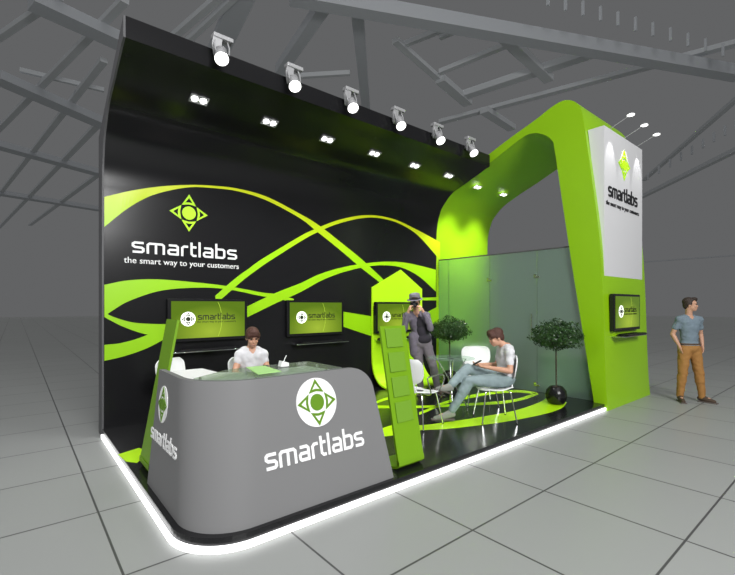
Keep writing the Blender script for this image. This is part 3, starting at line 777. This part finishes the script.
# ================================================================ PEOPLE
FOLD = bpy.data.textures.new('folds', 'CLOUDS'); FOLD.noise_scale = .07; FOLD.noise_depth = 1
def remesh(prims, name, m, parent, voxel=.010, it=5, smooth=True, sf=.5, folds=0):
    """merge tapered limbs (c) and ellipsoids (e) into one continuous smooth surface"""
    vs, fs = [], []
    def grid(rings):
        b0 = len(vs); n = len(rings[0])
        for r in rings: vs.extend(r)
        for q in range(len(rings)-1):
            for k in range(n): fs.append((b0+q*n+k, b0+q*n+(k+1) % n, b0+(q+1)*n+(k+1) % n, b0+(q+1)*n+k))
        fs.append(tuple(b0+k for k in range(n))[::-1]); fs.append(tuple(b0+(len(rings)-1)*n+k for k in range(n)))
    def ball(c, rad, R=None, nu=22, nv=14):
        c = Vector(c); rings = []
        for q in range(nv+1):
            t = -PI/2+PI*(.04+.92*q/nv)
            row = []
            for k in range(nu):
                a = 2*PI*k/nu; p = Vector((rad[0]*math.cos(t)*math.cos(a), rad[1]*math.cos(t)*math.sin(a), rad[2]*math.sin(t)))
                row.append(c+(R @ p if R is not None else p))
            rings.append(row)
        grid(rings)
    for p in prims:
        if p[0] == 'c':
            _, a, b_, r0, r1 = p; a, b_ = Vector(a), Vector(b_); Q = (b_-a).to_track_quat('Z', 'Y').to_matrix()
            grid([[c_+Q @ Vector((r*math.cos(2*PI*k/18), r*math.sin(2*PI*k/18), 0)) for k in range(18)] for c_, r in ((a, r0), (b_, r1))])
            ball(a, (r0,)*3, nu=18, nv=10); ball(b_, (r1,)*3, nu=18, nv=10)
        else: ball(p[1], p[2], p[3] if len(p) > 3 else None)
    me = bpy.data.meshes.new('r'); me.from_pydata([tuple(v) for v in vs], [], fs)
    o = bpy.data.objects.new('r', me); COL.objects.link(o)
    r = o.modifiers.new('r', 'REMESH'); r.mode = 'VOXEL'; r.voxel_size = voxel; r.use_smooth_shade = True
    s = o.modifiers.new('s', 'SMOOTH'); s.iterations = it; s.factor = sf
    if folds:
        dm = o.modifiers.new('d', 'DISPLACE'); dm.texture = FOLD; dm.strength = folds; dm.mid_level = .5; dm.texture_coords = 'LOCAL'
    dg = bpy.context.evaluated_depsgraph_get(); me2 = bpy.data.meshes.new_from_object(o.evaluated_get(dg))
    bpy.data.objects.remove(o); bpy.data.meshes.remove(me)
    return obj(name, me2, m, parent, smooth=smooth)
def V(*a): return Vector(a)
def frame(up, fwd):
    z = Vector(up).normalized(); y = -(Vector(fwd) - z*Vector(fwd).dot(z)).normalized(); x = y.cross(z)
    return Matrix((x, y, z)).transposed()
def hand(wrist, d, palm, curl=.6, size=1.0, side=1):
    """palm + five bent fingers; d = direction of the hand, palm = palm normal, side=+1 left"""
    d = Vector(d).normalized(); n = (Vector(palm)-d*Vector(palm).dot(d)).normalized(); s = d.cross(n)*side
    w_ = Vector(wrist); out = []; R = Matrix((s, n, d)).transposed()
    out.append(('e', w_+d*.045*size, (.040*size, .016*size, .052*size), R)); out.append(('c', w_, w_+d*.03*size, .024*size, .024*size))
    for k, L in enumerate((.068, .078, .072, .056)):
        b0 = w_+d*.075*size+s*(.030-.020*k)*size
        a1 = curl*.5; a2 = curl*1.3; a3 = curl*1.9
        p1 = b0+(d*math.cos(a1)+n*math.sin(a1))*L*.45*size; p2 = p1+(d*math.cos(a2)+n*math.sin(a2))*L*.32*size; p3 = p2+(d*math.cos(a3)+n*math.sin(a3))*L*.23*size
        out += [('c', b0, p1, .0095*size, .009*size), ('c', p1, p2, .009*size, .0082*size), ('c', p2, p3, .0082*size, .007*size)]
    b0 = w_+d*.028*size+s*.030*size; p1 = b0+(d*.6+s*.55+n*.35).normalized()*.036*size; p2 = p1+(d*.85+n*.45).normalized()*.030*size
    out += [('c', b0, p1, .012*size, .0105*size), ('c', p1, p2, .0105*size, .0085*size)]
    return out
def head_prims(c, up, fwd):
    R = frame(up, fwd); c = Vector(c); T_ = lambda x, y, z: c+R @ V(x, y, z)
    pr = [('e', T_(0, .012, .028), (.074, .094, .088), R), ('e', T_(0, -.022, -.045), (.056, .066, .068), R), ('e', T_(0, -.06, -.088), (.026, .024, .020), R),
          ('c', T_(0, -.080, .008), T_(0, -.096, -.026), .009, .012), ('e', T_(0, -.084, -.062), (.026, .012, .012), R), ('e', T_(0, -.076, .030), (.052, .016, .012), R)]
    for s in (-1, 1):
        pr += [('e', T_(s*.075, .015, -.012), (.010, .020, .032), R), ('e', T_(s*.035, -.062, -.025), (.022, .022, .022), R)]
    return pr, T_, R
def person(root, J, clothes, hat=False, fem=False):
    """J: joints. clothes: dict of materials and options"""
    skin = clothes['skin']; up = (J['neck']-J['pelvis']).normalized(); side = (J['shL']-J['shR']).normalized()
    chest_c = J['pelvis'].lerp(J['neck'], .68); fwd = J['fwd']; R = frame(up, fwd); Rp = frame(J.get('pup', up), J.get('pfwd', fwd))
    def torso(g):
        pr = [('e', chest_c-up*(.028 if g else 0), (.148+g, .100+g, .185+g), R), ('e', J['pelvis'].lerp(J['neck'], .35), (.128+g, .092+g, .16+g), R), ('e', J['pelvis']+Rp @ V(0, .008, .02), (.150+g, .112+g, .120+g), Rp)]
        for k in 'LR':
            pr += [('c', (chest_c+R @ V(0, .01, .13)).lerp(J['sh'+k], .45 if g else 0), J['sh'+k], .062+g*.8, .056+g)]
        pr += [('e', chest_c+R @ V(.06, -.045, .04), (.070+g, .052+g, .08+g), R), ('e', chest_c+R @ V(-.06, -.040, .04), (.070+g, .052+g, .08+g), R)]
        return pr
    def legs(g, stop=1.0):
        pr = []
        for k in 'LR':
            a, b_, c_ = J['hip'+k], J['kn'+k], J['an'+k]
            m1 = a.lerp(b_, .5); m2 = b_.lerp(c_, .35)
            e_ = b_.lerp(c_, stop)
            pr += [('c', a, m1, .084+g, .068+g), ('c', m1, b_, .068+g, .054+g), ('c', b_, m2, .052+g, .054+g), ('c', m2, e_, .054+g*.6, (.038+g*.9))]
        return pr
    hp_, T_, HR = head_prims(J['head'], J['hup'], J['hfwd'])
    body = torso(0) + legs(-.004) + hp_
    nb = J['neck']+R @ V(0, .01, 0)
    body += [('c', nb - up*.03, T_(0, .02, -.05), .054, .050)]
    for k in 'LR':
        a, b_, c_ = J['sh'+k], J['el'+k], J['wr'+k]
        body += [('c', a, a.lerp(b_, .5), .048, .043), ('c', a.lerp(b_, .5), b_, .043, .036), ('c', b_, b_.lerp(c_, .35), .037, .037), ('c', b_.lerp(c_, .35), c_, .037, .024)]
        if 'hd'+k in J: body += hand(c_, J['hd'+k], J['hp'+k], J.get('curl'+k, .6), 1.0, 1 if k == 'L' else -1)
        an, to = J['an'+k], J['to'+k]
        body += [('c', an, an.lerp(to, .6), .036, .028), ('c', an.lerp(to, .5), to, .032, .024)]
    bo = remesh(body, 'body', skin, root, .0088, 3)
    # eyes, lips
    for s in (-1, 1):
        bm = BM(); bmesh.ops.create_uvsphere(bm, u_segments=12, v_segments=8, radius=.0105, matrix=Matrix.Translation(T_(s*.030, -.078, .010))); obj('eye', bm, M['eye'], root, smooth=True)
        bm = BM(); cyl(bm, T_(s*.018, -.094, .032), T_(s*.047, -.082, .034), .0045, .003, 8); obj('eyebrow', bm, M['hairdark'], root)
    bm = BM(); bmesh.ops.create_uvsphere(bm, u_segments=14, v_segments=8, radius=1, matrix=Matrix.Translation(T_(0, -.092, -.058)) @ HR.to_4x4() @ Matrix.Diagonal((.022, .007, .006, 1))); obj('lips', bm, M['lip'], root, smooth=True)
    hm = clothes['hair']
    hair = [('e', T_(0, .030, .050), (.083, .092, .080), HR), ('e', T_(0, .062, .000), (.070, .050, .080), HR), ('e', T_(.0, -.045, .098), (.060, .050, .032), HR),
            ('e', T_(.068, .022, .020), (.018, .045, .050), HR), ('e', T_(-.068, .022, .020), (.018, .045, .050), HR), ('e', T_(.03, -.065, .085), (.040, .028, .026), HR)]
    if clothes.get('fringe'): hair += [('e', T_(.0, -.075, .065), (.060, .026, .034), HR), ('e', T_(.055, -.045, .05), (.028, .045, .045), HR), ('e', T_(-.055, -.045, .05), (.028, .045, .045), HR)]
    remesh(hair, 'hair', hm, root, .008, 2)
    # top
    g = .014; top = torso(g); kk = clothes.get('sleeve', .55)
    # keep neckline open: remove nothing, neck pokes out above
    for k in 'LR':
        a, b_, c_ = J['sh'+k], J['el'+k], J['wr'+k]
        if kk <= 1: top += [('c', a, a.lerp(b_, kk), .055, .054)]
        else: top += [('c', a, b_, .062, .052), ('c', b_, b_.lerp(c_, .85), .052, .042)]
    remesh(top, clothes['topname'], clothes['top'], root, .011, 12, sf=.6, folds=.022)
    tr = legs(.018, clothes.get('legstop', .93)) + [('e', J['pelvis']+Rp @ V(0, .008, -.005), (.172, .132, .118), Rp)]
    remesh(tr, 'trousers', clothes['bottom'], root, .012, 3, folds=.020)
    for k in 'LR':
        an, to = J['an'+k], J['to'+k]; d = (to-an); dz = J.get('sdn'+k, V(0, 0, -1))
        heel = an - d.normalized()*.035 + dz*.015
        sh = [('c', an+dz*.005, an.lerp(to, .45)+dz*.01, .044, .040), ('c', heel+dz*.02, an.lerp(to, .5)+dz*.02, .038, .040), ('c', an.lerp(to, .4)+dz*.015, to+dz*.004, .042, .033)]
        s_o = remesh(sh, 'shoe', clothes['shoe'], root, .010, 2)
        fd = d.normalized(); rr = frame(-dz, fd)
        bm = BM(); box(bm, (0, 0, 0), (.088, d.length+.10, .018), .008, mtx=Matrix.Translation(an.lerp(to, .5)+dz*clothes.get('soledrop', .052)) @ rr.to_4x4()); obj('sole', bm, M['sole'], s_o)
    return T_, HR, R, chest_c
# --- man standing at the right (hall floor)
r = thing('person', 'standing man in grey blue t-shirt and ochre trousers, hands in pockets, on the hall floor', 'person', (8.86, 2.075, 0), face((-.62, -.78)))
J = dict(pelvis=V(0,0,.93), neck=V(0,.01,1.475), shL=V(.168,.01,1.395), shR=V(-.168,.01,1.40), fwd=V(0,-1,0), head=V(.005,-.015,1.655), hup=V(.04,0,1), hfwd=V(.80,-.60,0),
 elL=V(.24,.06,1.15), wrL=V(.20,-.03,.955), hdL=V(-.15,-.1,-1), hpL=V(-1,0,0), elR=V(-.25,.06,1.15), wrR=V(-.20,-.03,.955), hdR=V(.15,-.1,-1), hpR=V(1,0,0), curlL=.3, curlR=.3,
 hipL=V(.085,0,.89), hipR=V(-.085,0,.89), knL=V(.14,-.03,.50), knR=V(-.12,0,.50), anL=V(.20,-.02,.085), anR=V(-.13,.05,.085), toL=V(.29,-.16,.035), toR=V(-.20,-.12,.035))
person(r, J, dict(skin=M['skin2'], hair=M['hairdark'], top=M['bluetee'], topname='t_shirt', bottom=M['ochre'], shoe=M['shoe'], sleeve=.55, legstop=.97))
bm = BM(); 
ring = [(.166*math.cos(a), .126*math.sin(a)+.008, .99) for a in [2*PI*k/32 for k in range(32)]]
tube(bm, ring, .012, 8, closed=True); obj('belt', bm, M['belt'], r)
# --- seated man with a phone
r = thing('person', 'seated young man in white t-shirt and pale jeans with crossed legs looking at a phone', 'person', (5.075, 3.265, .1), face(sit_dir))
J = dict(pelvis=V(0,.03,.575), neck=V(0,.055,.985), shL=V(.165,.045,.935), shR=V(-.165,.045,.935), fwd=V(0,-1,-.05), pup=V(0,.2,1), pfwd=V(0,-1,.2), head=V(0,-.085,1.11), hup=V(0,-.38,1), hfwd=V(0,-1,-.42),
 elL=V(.24,.03,.69), wrL=V(.13,-.24,.725), hdL=V(-.2,-1,.06), hpL=V(-.3,0,1), elR=V(-.24,.0,.70), wrR=V(-.07,-.27,.735), hdR=V(.3,-1,.05), hpR=V(.3,0,1), curlL=.7, curlR=.7,
 hipL=V(.085,.0,.55), hipR=V(-.085,.0,.56), knL=V(.11,-.47,.54), knR=V(-.06,-.45,.68), anL=V(.10,-.72,.12), anR=V(.10,-.73,.47), toL=V(.10,-.92,.045), toR=V(.17,-.90,.45))
J['sdnR'] = V(.1, -.3, -1).normalized()
person(r, J, dict(skin=M['skin'], hair=M['hair'], top=M['tee'], topname='t_shirt', bottom=M['jeans'], shoe=M['greyshoe'], sleeve=.6, fringe=True, legstop=.9))
ph = thing('mobile_phone', 'dark mobile phone held in the hands of the seated man', 'phone', (0, 0, 0))
loc = Matrix.Translation((5.075, 3.265, .1)) @ Matrix.Rotation(face(sit_dir), 4, 'Z') @ V(.03, -.345, .775); ph.location = loc; ph.rotation_euler = (0, 0, face(sit_dir))
Rm = Matrix.Rotation(.5, 4, 'X')
bm = BM(); box(bm, (0, 0, 0), (.066, .125, .009), .004, mtx=Rm); obj('phone_body', bm, M['plastic'], ph)
bm = BM(); box(bm, (0, 0, .0055), (.058, .108, .001), mtx=Rm); obj('phone_screen', bm, M['blackink'], ph)
# --- receptionist behind the counter
rc = (2.29, 5.05, .1); rdir = (-.35, -.93)
r = thing('person', 'person with short brown hair in a white t-shirt seated behind the reception counter, head bowed', 'person', rc, face(rdir))
J = dict(pelvis=V(0,.03,.575), neck=V(0,-.01,1.0), shL=V(.14,-.01,.925), shR=V(-.14,-.01,.925), fwd=V(0,-1,-.1), pup=V(0,0,1), pfwd=V(0,-1,0), head=V(.01,-.085,1.145), hup=V(0,-.35,1), hfwd=V(.1,-1,-.5),
 elL=V(.20,-.05,.71), wrL=V(.17,-.29,.75), hdL=V(-.2,-1,.06), hpL=V(-.2,0,1), elR=V(-.21,-.08,.70), wrR=V(-.08,-.30,.72), hdR=V(.3,-1,.05), hpR=V(0,0,-1), curlL=.5, curlR=.5,
 hipL=V(.085,.0,.55), hipR=V(-.085,.0,.55), knL=V(.13,-.43,.53), knR=V(-.13,-.43,.53), anL=V(.13,-.44,.11), anR=V(-.13,-.44,.11), toL=V(.15,-.62,.045), toR=V(-.15,-.62,.045))
person(r, J, dict(skin=M['skin'], hair=M['hair'], top=M['tee'], topname='t_shirt', bottom=M['jeans'], shoe=M['greyshoe'], sleeve=.35, fringe=True))
ph2 = dup(ph, Matrix.Translation(rc) @ Matrix.Rotation(face(rdir), 4, 'Z') @ V(.14, -.38, .80), face(rdir), 'dark mobile phone in the hand of the person behind the counter')
# --- photographer
pc = (5.42, 5.12, .1); pdir = (-.72, -.69)
r = thing('person', 'standing person in grey hat, grey jacket and dark vest, camera raised to the face', 'person', pc, face(pdir))
J = dict(pelvis=V(.03,0,.90), neck=V(-.05,-.01,1.43), shL=V(.125,-.01,1.37), shR=V(-.225,-.01,1.36), fwd=V(0,-1,0), head=V(-.075,-.055,1.585), hup=V(-.08,-.1,1), hfwd=V(-.15,-1,.0),
 elL=V(.19,-.2,1.14), wrL=V(.055,-.27,1.45), hdL=V(-.5,-.1,.85), hpL=V(-.8,.3,0), elR=V(-.255,-.2,1.13), wrR=V(-.185,-.28,1.44), hdR=V(.3,-.1,.9), hpR=V(.8,.3,0), curlL=.8, curlR=.8,
 hipL=V(.115,0,.87), hipR=V(-.055,0,.87), knL=V(.24,-.04,.49), knR=V(.0,-.02,.48), anL=V(.32,.02,.09), anR=V(.02,.04,.09), toL=V(.38,-.14,.04), toR=V(-.0,-.13,.04))
T_, HR, R_, cc = person(r, J, dict(skin=M['skin'], hair=M['hairdark'], top=M['jacket'], topname='jacket', bottom=M['trousers'], shoe=M['shoe'], sleeve=2))
bm = BM()
mm = Matrix.Translation(T_(0, .014, .062)) @ HR.to_4x4() @ Matrix.Rotation(.12, 4, 'X')
lathe(bm, [(.135, -.006), (.138, .0), (.098, .008), (.094, .07), (.086, .098), (.06, .108), (.03, .098)], 36); bmesh.ops.transform(bm, matrix=mm, verts=bm.verts[:])
ht = obj('hat', bm, M['felt'], r, smooth=True, label='grey felt hat')
bm = BM(); lathe(bm, [(.0985, .008), (.0995, .010), (.0965, .036), (.095, .036)], 36); bmesh.ops.transform(bm, matrix=mm, verts=bm.verts[:]); obj('hat_band', bm, M['band'], ht)
vest = [('e', cc+V(.055, -.012, -.03), (.13, .125, .17), R_), ('e', J['pelvis'].lerp(J['neck'], .38)+V(.05, -.01, 0), (.125, .13, .19), R_), ('e', J['pelvis'].lerp(J['neck'], .12)+V(.045, -.01, 0), (.145, .145, .11), R_)]
remesh([('e', J['pelvis']+V(-.04, .01, .06), (.160, .135, .18)), ('c', V(-.09, -.03, 1.0), V(-.08, -.02, .72), .10, .085), ('c', V(.14, .03, 1.0), V(.17, .04, .70), .07, .06)], 'coat_tails', M['jacket'], r, .012, 4, folds=.02)
remesh(vest, 'vest', M['vest'], r, .012, 3)
cp = Matrix.Translation(pc) @ Matrix.Rotation(face(pdir), 4, 'Z') @ V(-.09, -.19, 1.555)
cmr = thing('photo_camera', 'black photo camera held up to the face of the man in the hat', 'camera', cp, face(pdir))
bm = BM(); box(bm, (0, 0, 0), (.135, .05, .085), .01); box(bm, (0, 0, .05), (.05, .045, .03), .008); obj('camera_body', bm, M['plastic'], cmr)
bm = BM(); cyl(bm, (0, -.02, -.003), (0, -.11, -.003), .034, .037, 24); ls = obj('camera_lens', bm, M['plastic'], cmr)
bm = BM(); cyl(bm, (0, -.105, -.003), (0, -.113, -.003), .029, .029, 24); obj('lens_glass', bm, M['blackink'], ls)
